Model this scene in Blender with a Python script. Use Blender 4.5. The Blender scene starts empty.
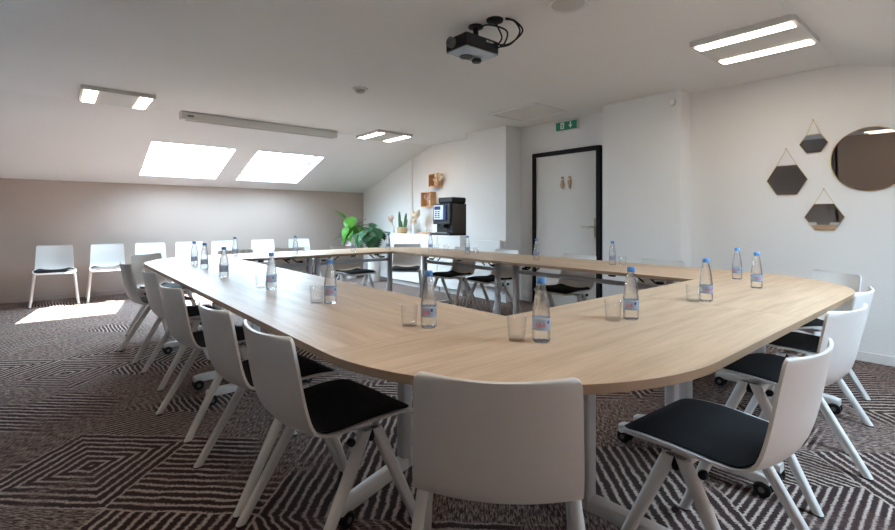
import bpy, bmesh, math, random
from mathutils import Vector, Matrix
random.seed(7)
S = bpy.context.scene
COL = S.collection
PI = math.pi
rad = math.radians

# ---------------------------------------------------------------- materials
def newmat(name):
    m = bpy.data.materials.new(name); m.use_nodes = True
    nt = m.node_tree
    for n in list(nt.nodes): nt.nodes.remove(n)
    out = nt.nodes.new('ShaderNodeOutputMaterial')
    return m, nt, out

class NT:
    """small helper to write node maths"""
    def __init__(self, nt): self.nt = nt
    def n(self, t, **k):
        x = self.nt.nodes.new(t)
        for a, b in k.items(): setattr(x, a, b)
        return x
    def l(self, a, b): self.nt.links.new(a, b)
    def put(self, sock, v):
        if isinstance(v, (int, float)): sock.default_value = v
        elif isinstance(v, tuple): sock.default_value = v if len(v) != 3 or sock.type != 'RGBA' else (*v, 1)
        else: self.l(v, sock)
    def m(self, op, a, b=None, c=None):
        x = self.n('ShaderNodeMath', operation=op)
        self.put(x.inputs[0], a)
        if b is not None: self.put(x.inputs[1], b)
        if c is not None: self.put(x.inputs[2], c)
        return x.outputs[0]
    def mix(self, f, a, b):
        x = self.n('ShaderNodeMix', data_type='RGBA')
        self.put(x.inputs[0], f); self.put(x.inputs[6], a); self.put(x.inputs[7], b)
        return x.outputs[2]
    def fmix(self, f, a, b):
        x = self.n('ShaderNodeMix', data_type='FLOAT')
        self.put(x.inputs[0], f); self.put(x.inputs[2], a); self.put(x.inputs[3], b)
        return x.outputs[0]
    def noise(self, vec, scale, detail=3, rough=.55, out=0):
        x = self.n('ShaderNodeTexNoise'); self.put(x.inputs['Scale'], scale)
        x.inputs['Detail'].default_value = detail; x.inputs['Roughness'].default_value = rough
        if vec is not None: self.l(vec, x.inputs['Vector'])
        return x.outputs[out]
    def mapping(self, vec, scale=(1, 1, 1), rot=(0, 0, 0), loc=(0, 0, 0)):
        x = self.n('ShaderNodeMapping')
        x.inputs['Scale'].default_value = scale; x.inputs['Rotation'].default_value = rot; x.inputs['Location'].default_value = loc
        self.l(vec, x.inputs['Vector']); return x.outputs[0]
    def ramp(self, f, stops):
        x = self.n('ShaderNodeValToRGB'); r = x.color_ramp
        r.elements[0].position, r.elements[0].color = stops[0][0], (*stops[0][1], 1)
        r.elements[1].position, r.elements[1].color = stops[-1][0], (*stops[-1][1], 1)
        for p, c in stops[1:-1]:
            e = r.elements.new(p); e.color = (*c, 1)
        self.l(f, x.inputs[0]); return x.outputs[0]
    def bump(self, h, strength=.2, dist=.002):
        x = self.n('ShaderNodeBump'); x.inputs['Strength'].default_value = strength; x.inputs['Distance'].default_value = dist
        self.l(h, x.inputs['Height']); return x.outputs[0]
    def bsdf(self, color, rough=.5, metal=0, normal=None, spec=.5, **extra):
        x = self.n('ShaderNodeBsdfPrincipled')
        self.put(x.inputs['Base Color'], color if not isinstance(color, tuple) else (*color, 1))
        self.put(x.inputs['Roughness'], rough); self.put(x.inputs['Metallic'], metal)
        x.inputs['Specular IOR Level'].default_value = spec
        if normal is not None: self.l(normal, x.inputs['Normal'])
        for k, v in extra.items(): self.put(x.inputs[k], v)
        return x.outputs[0]

def simple(name, color, rough=.5, metal=0, var=.06, vscale=30, bump=0, bscale=200, spec=.5):
    m, nt, out = newmat(name); N = NT(nt)
    tc = N.n('ShaderNodeTexCoord').outputs['Object']
    f = N.noise(tc, vscale, 2)
    c = N.mix(f, tuple(max(0, x * (1 - var)) for x in color), tuple(min(1, x * (1 + var)) for x in color))
    nm = N.bump(N.noise(tc, bscale, 2), bump, .001) if bump else None
    N.l(N.bsdf(c, rough, metal, nm, spec), out.inputs[0])
    return m

def emitter(name, color, strength):
    m, nt, out = newmat(name); N = NT(nt)
    e = N.n('ShaderNodeEmission'); e.inputs[0].default_value = (*color, 1); e.inputs[1].default_value = strength
    N.l(e.outputs[0], out.inputs[0]); return m

def plaster(name, color, scale=60, strength=.25):
    m, nt, out = newmat(name); N = NT(nt)
    g = N.n('ShaderNodeNewGeometry').outputs['Position']
    big = N.noise(g, 1.3, 2)
    c = N.mix(big, tuple(x * .975 for x in color), tuple(min(1, x * 1.02) for x in color))
    h = N.noise(g, scale, 3, .6)
    N.l(N.bsdf(c, .85, 0, N.bump(h, strength, .004), .2), out.inputs[0]); return m

def carpet():
    m, nt, out = newmat('patterned_carpet'); N = NT(nt)
    g = N.n('ShaderNodeNewGeometry').outputs['Position']
    p = N.mapping(g, rot=(0, 0, rad(43)))
    # a little waviness so that the woven lines are not ruler straight
    wob = N.noise(g, 9, 2)
    sx = N.n('ShaderNodeSeparateXYZ'); N.l(p, sx.inputs[0])
    w2 = N.m('MULTIPLY', N.m('SUBTRACT', wob, .5), .03)
    u, v = N.m('ADD', sx.outputs[0], w2), N.m('ADD', sx.outputs[1], w2)
    size = .62
    def cells(off_u, off_v, sz):
        a, b = N.m('DIVIDE', N.m('ADD', u, off_u), sz), N.m('DIVIDE', N.m('ADD', v, off_v), sz)
        iu, iv = N.m('FLOOR', a), N.m('FLOOR', b)
        fu, fv = N.m('SUBTRACT', N.m('SUBTRACT', a, iu), .5), N.m('SUBTRACT', N.m('SUBTRACT', b, iv), .5)
        cb = N.n('ShaderNodeCombineXYZ'); N.l(iu, cb.inputs[0]); N.l(iv, cb.inputs[1])
        wn = N.n('ShaderNodeTexWhiteNoise', noise_dimensions='3D'); N.l(cb.outputs[0], wn.inputs['Vector'])
        sp = N.n('ShaderNodeSeparateColor'); N.l(wn.outputs['Color'], sp.inputs[0])
        return fu, fv, wn.outputs['Value'], sp.outputs[0], sp.outputs[1]
    fu, fv, r1, r2, r3 = cells(.2, .1, size)
    au, av = N.m('ABSOLUTE', fu), N.m('ABSOLUTE', fv)
    conc = N.m('MAXIMUM', au, av)                       # nested squares (diamonds to the room)
    chev = N.m('ADD', fu, av)                           # chevrons
    t1 = N.m('GREATER_THAN', r1, .3); t2 = N.m('GREATER_THAN', r1, .58); t3 = N.m('GREATER_THAN', r1, .78)
    d = N.fmix(t1, fu, fv); d = N.fmix(t2, d, conc); d = N.fmix(t3, d, chev)
    ph = N.m('MULTIPLY', d, size / .044)
    saw = N.m('FRACT', ph)
    tri = N.m('MULTIPLY', N.m('ABSOLUTE', N.m('SUBTRACT', saw, .5)), 2)
    edge = N.noise(N.mapping(p, scale=(1, 1, 1)), 95, 3, .7)
    line = N.m('ADD', tri, N.m('MULTIPLY', N.m('SUBTRACT', edge, .5), 1.7))
    ss = N.n('ShaderNodeMapRange', interpolation_type='SMOOTHSTEP')
    N.l(line, ss.inputs[0]); ss.inputs[1].default_value = .44; ss.inputs[2].default_value = .86
    stripes = ss.outputs[0]
    # rubbed heather areas with fine thin hatching
    fine = N.noise(N.mapping(p, scale=(150, 26, 1)), 1, 4, .75)
    fine2 = N.noise(N.mapping(p, scale=(26, 150, 1)), 1, 4, .75)
    hat = N.fmix(N.m('GREATER_THAN', r2, .5), fine, fine2)
    hs = N.n('ShaderNodeMapRange', interpolation_type='SMOOTHSTEP'); N.l(hat, hs.inputs[0])
    hs.inputs[1].default_value = .38; hs.inputs[2].default_value = .62
    msk = N.noise(g, 1.5, 3, .6)
    mk = N.n('ShaderNodeMapRange', interpolation_type='SMOOTHSTEP'); N.l(N.m('ADD', msk, N.m('MULTIPLY', N.m('SUBTRACT', r3, .5), .35)), mk.inputs[0])
    mk.inputs[1].default_value = .42; mk.inputs[2].default_value = .58
    val = N.fmix(mk.outputs[0], stripes, N.m('MULTIPLY', hs.outputs[0], .86))
    grain = N.noise(g, 420, 2)
    val = N.m('ADD', val, N.m('MULTIPLY', N.m('SUBTRACT', grain, .5), .5))
    c = N.ramp(val, [(0, (.034, .022, .021)), (.25, (.072, .047, .044)), (.55, (.23, .168, .148)), (1, (.45, .375, .335))])
    plum = N.noise(g, 2.3, 2)
    c = N.mix(N.m('MULTIPLY', N.m('GREATER_THAN', plum, .56), .14), c, (.09, .045, .05, 1))
    N.l(N.bsdf(c, .95, 0, N.bump(val, .5, .006), .1), out.inputs[0]); return m

def oak(name):
    m, nt, out = newmat(name); N = NT(nt)
    tc = N.n('ShaderNodeTexCoord').outputs['Object']
    inf = N.n('ShaderNodeObjectInfo').outputs['Random']
    off = N.n('ShaderNodeCombineXYZ'); N.l(N.m('MULTIPLY', inf, 17), off.inputs[0]); N.l(N.m('MULTIPLY', inf, 9), off.inputs[1])
    ad = N.n('ShaderNodeVectorMath', operation='ADD'); N.l(tc, ad.inputs[0]); N.l(off.outputs[0], ad.inputs[1])
    v = ad.outputs[0]
    a = N.noise(N.mapping(v, scale=(1.1, 11, 1)), 1.6, 5, .65)
    b = N.noise(N.mapping(v, scale=(3, 110, 1)), 1, 3, .6)
    e = N.noise(N.mapping(v, scale=(.6, 3.2, 1)), 1.3, 2)
    f = N.m('ADD', N.m('ADD', N.m('MULTIPLY', a, .6), N.m('MULTIPLY', b, .22)), N.m('MULTIPLY', e, .18))
    c = N.ramp(f, [(.33, (.40, .275, .175)), (.5, (.53, .385, .262)), (.66, (.63, .475, .335))])
    N.l(N.bsdf(c, .46, 0, N.bump(b, .04, .001), .32), out.inputs[0]); return m

def clear(name, tint, edge, gloss=.9, bumpy=0, refr=0):
    m, nt, out = newmat(name); N = NT(nt)
    tc = N.n('ShaderNodeTexCoord').outputs['Object']
    nm = N.bump(N.noise(tc, 70, 2), bumpy, .006) if bumpy else None
    lw = N.n('ShaderNodeLayerWeight'); lw.inputs[0].default_value = .5
    if nm is not None: N.l(nm, lw.inputs['Normal'])
    tr = N.n('ShaderNodeBsdfTransparent')
    N.l(N.mix(N.m('POWER', lw.outputs['Facing'], 1.6), (*tint, 1), (*edge, 1)), tr.inputs[0])
    gl = N.n('ShaderNodeBsdfGlossy'); gl.inputs['Roughness'].default_value = .04; gl.inputs[0].default_value = (gloss, gloss, gloss, 1)
    if nm is not None: N.l(nm, gl.inputs['Normal'])
    fr = N.m('ADD', .035, N.m('MULTIPLY', N.m('POWER', lw.outputs['Facing'], 5), .6))
    mx = N.n('ShaderNodeMixShader'); N.l(fr, mx.inputs[0]); N.l(tr.outputs[0], mx.inputs[1]); N.l(gl.outputs[0], mx.inputs[2])
    if refr:
        rf = N.n('ShaderNodeBsdfRefraction'); rf.inputs['IOR'].default_value = 1.30; rf.inputs['Roughness'].default_value = .02; rf.inputs[0].default_value = (.97, .985, 1, 1)
        if nm is not None: N.l(nm, rf.inputs['Normal'])
        m2 = N.n('ShaderNodeMixShader'); m2.inputs[0].default_value = refr; N.l(tr.outputs[0], m2.inputs[1]); N.l(rf.outputs[0], m2.inputs[2]); N.l(m2.outputs[0], mx.inputs[1])
    N.l(mx.outputs[0], out.inputs[0]); return m

M = dict(
    white_wall=plaster('white_textured_plaster', (.81, .81, .80), 70, .35),
    taupe=plaster('taupe_paint', (.40, .335, .30), 70, .2),
    dark_taupe=plaster('dark_taupe_paint', (.22, .185, .165), 70, .2),
    tan=plaster('tan_paint', (.37, .30, .255), 70, .2),
    ceil=plaster('ceiling_plaster', (.82, .82, .81), 45, .3),
    carpet=carpet(),
    oak=oak('light_oak_laminate'),
    oak_edge=simple('oak_edge_band', (.30, .20, .125), .5, var=.15, vscale=20),
    shell=simple('white_chair_plastic', (.72, .715, .70), .38, var=.02),
    pad=simple('black_seat_fabric', (.012, .012, .014), .9, var=.35, vscale=300, bump=.4, bscale=600, spec=.2),
    leg=simple('white_powder_coat', (.74, .74, .73), .35, var=.02),
    steel=simple('silver_grey_powder_coat', (.55, .57, .60), .4, var=.03),
    black=simple('black_plastic', (.009, .009, .010), .5, var=.2, spec=.25),
    white=simple('white_lacquer', (.80, .80, .79), .4, var=.02),
    trim=simple('white_trim_paint', (.76, .75, .73), .45, var=.02),
    case=simple('grey_white_metal', (.62, .62, .60), .45, var=.02),
    dframe=simple('black_door_frame_paint', (.008, .0085, .009), .6, var=.1, spec=.15),
    door=simple('pale_grey_door_laminate', (.64, .615, .575), .45, var=.02),
    metal=simple('brushed_metal', (.70, .67, .60), .3, 1, var=.05),
    brass=simple('brass', (.62, .47, .26), .35, 1, var=.05),
    wood=simple('raw_pine', (.55, .31, .14), .6, var=.2, vscale=15),
    wicon=simple('carved_wood', (.38, .22, .11), .6, var=.2, vscale=25),
    cap=simple('blue_bottle_cap', (.10, .28, .62), .4, var=.05),
    red=simple('red_print', (.75, .05, .08), .5, var=.02),
    navy=simple('navy_print', (.04, .07, .25), .5, var=.02),
    bottle=clear('clear_bottle_plastic', (.98, .99, 1.0), (.55, .62, .70), 1.0, .5, .5),
    glass=clear('clear_glass', (.99, .992, .995), (.88, .895, .905), 1.0),
    pane=clear('window_glass', (.97, .98, .98), (.9, .93, .93), .5),
    leaf=simple('bright_green_leaf', (.07, .26, .025), .4, var=.5, vscale=9),
    leafd=simple('deep_green_leaf', (.014, .07, .024), .38, var=.5, vscale=9),
    stem=simple('green_stem', (.12, .24, .06), .5, var=.2),
    cactus=simple('cactus_green', (.045, .13, .045), .5, var=.3, vscale=30),
    basket=simple('woven_straw', (.45, .32, .17), .8, var=.4, vscale=60, bump=.6, bscale=120),
    pampas=simple('dried_pampas', (.76, .64, .50), .9, var=.3, vscale=40),
    pinkgrass=simple('dusty_pink_plume', (.60, .40, .32), .9, var=.3, vscale=40),
    soil=simple('dark_soil', (.03, .02, .015), .9, var=.3, vscale=60),
    machine=simple('anthracite_machine_panel', (.014, .014, .016), .4, var=.1, spec=.3),
    mside=simple('bronze_grey_side_panel', (.06, .05, .046), .45, .2, var=.1, spec=.3),
    silver=simple('silver_control_panel', (.62, .65, .68), .35, .3, var=.03),
    screen=simple('dark_blue_display', (.02, .05, .16), .2, var=.2),
    green=simple('exit_sign_green', (.0, .22, .12), .4, var=.05),
    signwhite=simple('sign_white', (.85, .92, .88), .4, var=.02),
    grey=simple('light_grey_plastic', (.55, .54, .52), .5, var=.03),
    dgrey=simple('dark_grey_plastic', (.14, .14, .14), .5, var=.05),
    proj_painted_sheen=simple('projector_base_painted_reflection', (.30, .34, .38), .15, var=.05),  # bluish light reflected on the glossy underside is put into this colour
    lamp=emitter('warm_led_diffuser', (1.0, .82, .64), 22.0),
    lamp_dim=emitter('dimmed_led_diffuser', (1.0, .84, .68), 6.0),
)
def mirror_mat():
    m, nt, out = newmat('bronze_tinted_mirror'); N = NT(nt)
    N.l(N.bsdf((.90, .86, .82), .02, 1), out.inputs[0]); return m
M['mirror'] = mirror_mat()
def label_mat():
    m, nt, out = newmat('translucent_blue_label'); N = NT(nt)
    tr = N.n('ShaderNodeBsdfTransparent'); tr.inputs[0].default_value = (.88, .94, 1, 1)
    tl = N.n('ShaderNodeBsdfTranslucent'); tl.inputs[0].default_value = (.62, .74, .90, 1)
    m1 = N.n('ShaderNodeMixShader'); m1.inputs[0].default_value = .45; N.l(N.bsdf((.62, .74, .90), .5), m1.inputs[1]); N.l(tl.outputs[0], m1.inputs[2])
    m2 = N.n('ShaderNodeMixShader'); m2.inputs[0].default_value = .4; N.l(m1.outputs[0], m2.inputs[1]); N.l(tr.outputs[0], m2.inputs[2])
    N.l(m2.outputs[0], out.inputs[0]); return m
M['label'] = label_mat()

# ---------------------------------------------------------------- mesh builder
class MB:
    def __init__(s): s.v = []; s.f = []; s.mi = []
    def add(s, vs, fs, T=None, mi=0):
        o = len(s.v)
        for p in vs:
            p = Vector(p)
            s.v.append(T @ p if T is not None else p)
        for f in fs: s.f.append([i + o for i in f]); s.mi.append(mi)
        return s
    def box(s, c, d, T=None, mi=0):
        x, y, z = d[0] / 2, d[1] / 2, d[2] / 2
        vs = [(c[0] + i * x, c[1] + j * y, c[2] + k * z) for i in (-1, 1) for j in (-1, 1) for k in (-1, 1)]
        fs = [(0, 1, 3, 2), (4, 6, 7, 5), (0, 4, 5, 1), (2, 3, 7, 6), (0, 2, 6, 4), (1, 5, 7, 3)]
        return s.add(vs, fs, T, mi)
    def span(s, lo, hi, T=None, mi=0):
        return s.box([(a + b) / 2 for a, b in zip(lo, hi)], [abs(b - a) for a, b in zip(lo, hi)], T, mi)
    def loft(s, rings, cap=True, T=None, mi=0):
        n = len(rings[0]); vs = [p for r in rings for p in r]; fs = []
        for i in range(len(rings) - 1):
            for j in range(n):
                k = (j + 1) % n
                fs.append((i * n + j, i * n + k, (i + 1) * n + k, (i + 1) * n + j))
        if cap:
            fs.append(tuple(range(n - 1, -1, -1))); fs.append(tuple((len(rings) - 1) * n + j for j in range(n)))
        return s.add(vs, fs, T, mi)
    def lathe(s, prof, n=20, c=(0, 0, 0), T=None, cap=True, mi=0):
        rings = [[(c[0] + r * math.cos(2 * PI * j / n), c[1] + r * math.sin(2 * PI * j / n), c[2] + z) for j in range(n)] for r, z in prof]
        return s.loft(rings, cap, T, mi)
    def tube(s, pts, r, n=8, T=None, mi=0, flat=None):
        pts = [Vector(p) for p in pts]; rings = []
        rr = r if isinstance(r, (list, tuple)) else [r] * len(pts)
        t0 = (pts[1] - pts[0]).normalized()
        up = Vector((0, 0, 1)) if abs(t0.z) < .9 else Vector((0, 1, 0))
        for i, p in enumerate(pts):
            t = (pts[min(i + 1, len(pts) - 1)] - pts[max(i - 1, 0)]).normalized()
            a = t.cross(up).normalized(); b = a.cross(t).normalized(); up = b
            rings.append([p + a * math.cos(2 * PI * j / n) * rr[i] + b * math.sin(2 * PI * j / n) * rr[i] for j in range(n)])
        return s.loft(rings, True, T, mi)
    def prism(s, pts, z0, z1, T=None, mi=0, side_mi=None):
        n = len(pts); vs = [(p[0], p[1], z0) for p in pts] + [(p[0], p[1], z1) for p in pts]
        s.add(vs, [tuple(range(n - 1, -1, -1)), tuple(range(n, 2 * n))], T, mi)
        s.add(vs, [(i, (i + 1) % n, n + (i + 1) % n, n + i) for i in range(n)], T, mi if side_mi is None else side_mi)
        return s
    def build(s, name, mats, parent=None, smooth=False, bevel=0, loc=None, rotz=0, ang=40):
        me = bpy.data.meshes.new(name)
        me.from_pydata([tuple(p) for p in s.v], [], s.f); me.validate()
        if not isinstance(mats, (list, tuple)): mats = [mats]
        for m in mats: me.materials.append(m)
        for i, p in enumerate(me.polygons):
            p.material_index = s.mi[i] if i < len(s.mi) else 0
        bm = bmesh.new(); bm.from_mesh(me)
        bmesh.ops.remove_doubles(bm, verts=bm.verts, dist=1e-5)
        bmesh.ops.recalc_face_normals(bm, faces=bm.faces)
        if smooth:
            for f in bm.faces: f.smooth = True
            for e in bm.edges:
                if len(e.link_faces) == 2 and e.calc_face_angle(0) > rad(ang): e.smooth = False
        bm.to_mesh(me); bm.free()
        o = bpy.data.objects.new(name, me); COL.objects.link(o)
        if parent: o.parent = parent
        if loc: o.location = loc
        o.rotation_euler = (0, 0, rotz)
        if bevel:
            b = o.modifiers.new('bevel', 'BEVEL'); b.width = bevel; b.segments = 2; b.limit_method = 'ANGLE'
        return o

def tag(o, label=None, cat=None, group=None, kind=None):
    if label: o['label'] = label
    if cat: o['category'] = cat
    if group: o['group'] = group
    if kind: o['kind'] = kind
    return o
def empty(name, loc, rz=0):
    o = bpy.data.objects.new(name, None); COL.objects.link(o)
    o.location = loc; o.rotation_euler = (0, 0, rz); o.empty_display_size = .1
    return o
def copy_tree(o, parent=None):
    c = o.copy(); COL.objects.link(c)
    if parent: c.parent = parent
    for ch in [x for x in o.children]: copy_tree(ch, c)
    return c
def structure(o, label=None):
    o['kind'] = 'structure'
    return o

# ---------------------------------------------------------------- the room (x along the taupe wall, y towards it, camera above the origin)
HC = 2.41
YF, YN = 8.65, -1.41                 # far and near knee walls
CF, CN = 6.38, .86                   # creases between flat ceiling and slopes
ZK = 1.685                           # top of the knee walls
XW, XE = -3.6, 5.02
SL = math.hypot(YF - CF, HC - ZK); CS = (YF - CF) / SL; SN = (HC - ZK) / SL

structure(MB().span((XW - .3, YN - .3, -.1), (XE + .4, YF + .3, 0)).build('floor', M['carpet']))
# walls
structure(MB().span((XW - .3, YF, 0), (XE + .3, YF + .25, ZK + .12)).build('wall_far', M['taupe']))
structure(MB().span((XW - .3, YN - .25, 0), (XE + .3, YN, ZK + .12)).build('wall_near', M['taupe']))
wr = MB()
wr.span((XE, YN - .2, 0), (XE + .25, YF + .2, 2.75))                 # the back plane
structure(wr.build('wall_right', M['white_wall']))
structure(MB().span((4.71, 4.36, 0), (XE, 5.16, HC + .05)).build('wall_pier', M['white_wall']))
structure(MB().span((4.725, 2.05, 0), (XE, 2.905, HC + .05)).build('wall_column', M['white_wall']))
structure(MB().span((4.966, YN, 0), (XE, 2.06, HC + .05)).build('wall_mirrors', M['white_wall']))
structure(MB().span((4.985, 6.93, 0), (XE, YF + .05, 2.5)).build('wall_corner', M['white_wall']))
structure(MB().span((XW - .25, YN - .2, 0), (XW, 2.45, 2.75)).build('wall_left', M['tan']))
structure(MB().span((XW - .65, 2.45, 0), (XW - .4, YF + .2, 2.75)).build('wall_alcove', M['dark_taupe']))
structure(MB().span((XW - .6, 2.40, 0), (XW, 2.45, 2.75)).build('wall_return', M['tan']))

# ceiling: flat middle plus two slopes with skylight openings
TH = .20
ce = MB()
ce.span((XW - .7, CN - .02, HC), (XE + .2, CF + .02, HC + TH))
def slope_T(side):
    # local: x along the room, y down the slope, z outwards
    if side == 'far':
        return Matrix(((1, 0, 0, 0), (0, CS, SN, CF), (0, -SN, CS, HC), (0, 0, 0, 1)))
    return Matrix(((1, 0, 0, 0), (0, -CS, -SN, CN), (0, -SN, CS, HC), (0, 0, 0, 1)))
W0, W1 = .855, 2.035
far_w = [(.99, 2.04), (2.355, 3.41)]
near_w = [(2.35, 3.3)]
for side, ws in (('far', far_w), ('near', near_w)):
    T = slope_T(side)
    ce.span((XW - .7, 0, 0), (XE + .2, W0, TH), T)
    ce.span((XW - .7, W1, 0), (XE + .2, SL + .3, TH), T)
    x = XW - .7
    for a, b in ws + [(XE + .2, None)]:
        ce.span((x, W0, 0), (a, W1, TH), T); x = b
structure(ce.build('ceiling', M['ceil']))
wn = 0
for side, ws in (('far', far_w), ('near', near_w)):
    T = slope_T(side)
    for a, b in ws:
        wn += 1
        r = empty('window_%d' % wn, (0, 0, 0)); structure(r); r.matrix_world = T @ Matrix.Translation(((a + b) / 2, (W0 + W1) / 2, TH * .6))
        hx, hy, fw = (b - a) / 2, (W1 - W0) / 2, .045
        f = MB()
        f.span((-hx, -hy, 0), (hx, -hy + fw, .07)); f.span((-hx, hy - fw, 0), (hx, hy, .07))
        f.span((-hx, -hy + fw, 0), (-hx + fw, hy - fw, .07)); f.span((hx - fw, -hy + fw, 0), (hx, hy - fw, .07))
        f.build('window_frame', M['white'], r)
        MB().span((-hx + fw, -hy + fw, .03), (hx - fw, hy - fw, .038)).build('window_pane', M['pane'], r)
        h = MB(); h.span((-.06, -hy + fw, -.02), (.06, -hy + fw + .012, 0))
        h.build('window_handle', M['metal'], r)
        li = bpy.data.lights.new('skylight_portal', 'AREA'); li.shape = 'RECTANGLE'; li.size = b - a; li.size_y = W1 - W0
        li.cycles.is_portal = True
        lo = bpy.data.objects.new('skylight_portal', li); COL.objects.link(lo)
        lo.matrix_world = T @ Matrix.Translation(((a + b) / 2, (W0 + W1) / 2, TH + .12))

# baseboards
structure(MB().span((4.952, YN, 0), (4.966, 2.05, .075)).build('baseboard_right', M['trim'], bevel=.003))
structure(MB().span((XW, YF - .012, 0), (4.985, YF, .07)).build('baseboard_far', M['taupe'], bevel=.003))
structure(MB().span((4.711, 2.05, 0), (4.725, 2.905, .075)).build('baseboard_column', M['trim'], bevel=.003))

# door with black frame in the recess
d = empty('door_1', (XE, 3.605, 0)); structure(d)
f = MB(); w, h, t = .515, 2.017, .055
f.span((-.05, -w, 0), (.01, -w + t, h)); f.span((-.05, w - t, 0), (.01, w, h)); f.span((-.05, -w + t, h - t), (.01, w - t, h))
f.build('door_frame', M['dframe'], d, bevel=.003)
MB().span((-.03, -w + t, .008), (.0, w - t, h - t)).build('door_leaf', M['door'], d)
hd = MB(); hd.span((-.042, -w + t + .03, .92), (-.03, -w + t + .075, 1.14)); hd.build('handle_plate', M['metal'], d, bevel=.003)
lv = MB(); lv.tube([(-.04, -w + t + .052, 1.045), (-.085, -w + t + .052, 1.045), (-.09, -w + t + .07, 1.045), (-.09, -w + t + .185, 1.045)], .009, 8)
lv.build('door_handle', M['metal'], d, smooth=True)

# restroom figures on the door
def figure(skirt):
    b = MB()
    T = Matrix(((0, 0, -1, 0), (1, 0, 0, 0), (0, 1, 0, 0), (0, 0, 0, 1)))   # drawn in x,y then stood up facing -x
    def disc(cx, cy, rx, ry): b.prism([(cx + rx * math.cos(2 * PI * i / 16), cy + ry * math.sin(2 * PI * i / 16)) for i in range(16)], 0, .008, T)
    disc(0, .062, .019, .019)
    if skirt: b.prism([(-.012, .036), (.012, .036), (.03, -.025), (.014, -.075), (-.014, -.075), (-.03, -.025)], 0, .008, T)
    else: b.prism([(-.026, .036), (.026, .036), (.024, -.02), (.012, -.078), (-.012, -.078), (-.024, -.02)], 0, .008, T)
    return b
o = figure(True).build('restroom_sign', M['wicon'], loc=(XE - .031, 3.638, 1.60)); tag(o, 'carved wooden woman figure on the pale door, left of the man figure', 'sign', 'restroom figures on the door')
o = figure(False).build('restroom_sign', M['wicon'], loc=(XE - .031, 3.53, 1.60)); tag(o, 'carved wooden man figure on the pale door, right of the woman figure', 'sign', 'restroom figures on the door')

# emergency exit sign
e = empty('exit_sign', (XE, 3.575, 2.325)); tag(e, 'small green emergency exit sign high above the restroom door', 'sign')
MB().box((-.02, 0, 0), (.04, .34, .125)).build('housing', M['white'], e, bevel=.004)
MB().box((-.0415, 0, -.004), (.003, .315, .105)).build('sign_face', M['green'], e)
pg = MB(); T = Matrix(((0, 0, -1, -.0435), (1, 0, 0, 0), (0, 1, 0, 0), (0, 0, 0, 1)))
# doorway with running figure (left) and a down arrow (right); local x grows towards +y = image left
pg.prism([(.03, -.04), (.085, -.04), (.085, .04), (.03, .04)], 0, .001, T)
pg.build('doorway_pictogram', M['signwhite'], e); pg = MB()
pg.prism([(-.075, .04), (-.055, .04), (-.055, 0), (-.035, 0), (-.065, -.042), (-.095, 0), (-.075, 0)], 0, .001, T)
pg.build('arrow_pictogram', M['signwhite'], e)
pr = MB(); T2 = Matrix(((0, 0, -1, -.0446), (1, 0, 0, .058), (0, 1, 0, 0), (0, 0, 0, 1)))
pr.prism([(.006 * math.cos(i * PI / 5), .026 + .007 * math.sin(i * PI / 5)) for i in range(10)], 0, .001, T2)
pr.prism([(-.006, .016), (.008, .018), (.006, -.006), (-.006, -.004)], 0, .001, T2)
pr.prism([(-.006, -.003), (.004, -.006), (-.012, -.034), (-.02, -.03)], 0, .001, T2)
pr.prism([(.0, -.004), (.006, -.006), (.018, -.018), (.012, -.034), (.006, -.032), (.01, -.018)], 0, .001, T2)
pr.prism([(.006, .018), (.02, .006), (.017, .002), (.004, .011)], 0, .001, T2)
pr.build('running_figure', M['green'], e)

# small round sensor on the column and ceiling discs
o = MB().lathe([(.0, 0), (.035, 0), (.035, .012), (.028, .018), (.0, .018)], 20, T=Matrix.Rotation(-PI / 2, 4, 'Y')).build('wall_sensor', M['trim'], smooth=True, loc=(4.725, 2.13, 2.30))
tag(o, 'tiny round white cover high on the white column beside the mirrors wall', 'sensor')
dt = empty('smoke_detector', (2.295, 4.047, HC)); tag(dt, 'small round white smoke detector on the ceiling beyond the projector', 'detector')
MB().lathe([(.0, 0), (.075, 0), (.075, -.012), (.0, -.012)], 24).build('base', M['trim'], dt, smooth=True)
MB().lathe([(.0, -.012), (.05, -.012), (.045, -.035), (.03, -.045), (.0, -.045)], 24).build('sensor_head', M['grey'], dt, smooth=True)
sp = empty('ceiling_speaker', (2.33, 1.66, HC)); tag(sp, 'large round white ceiling speaker near the top edge, before the projector', 'speaker')
MB().lathe([(.095, -.001), (.12, -.001), (.118, -.01), (.095, -.006)], 32, cap=False).build('rim', M['trim'], sp, smooth=True)
MB().lathe([(.0, -.001), (.1, -.001), (.1, -.006), (.0, -.012)], 32).build('grille', M['grey'], sp, smooth=True)

# ceiling hatch
hh = empty('ceiling_hatch', (4.34, 3.66, HC)); tag(hh, 'white square access hatch in the ceiling in front of the exit sign', 'hatch')
f = MB(); a, b, t = .31, .36, .03
f.span((-a, -b, -.018), (a, -b + t, 0)); f.span((-a, b - t, -.018), (a, b, 0)); f.span((-a, -b + t, -.018), (-a + t, b - t, 0)); f.span((a - t, -b + t, -.018), (a, b - t, 0))
f.build('hatch_frame', M['white'], hh, bevel=.002)
MB().span((-a + t + .004, -b + t + .004, -.008), (a - t - .004, b - t - .004, 0)).build('hatch_panel', M['trim'], hh)

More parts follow.
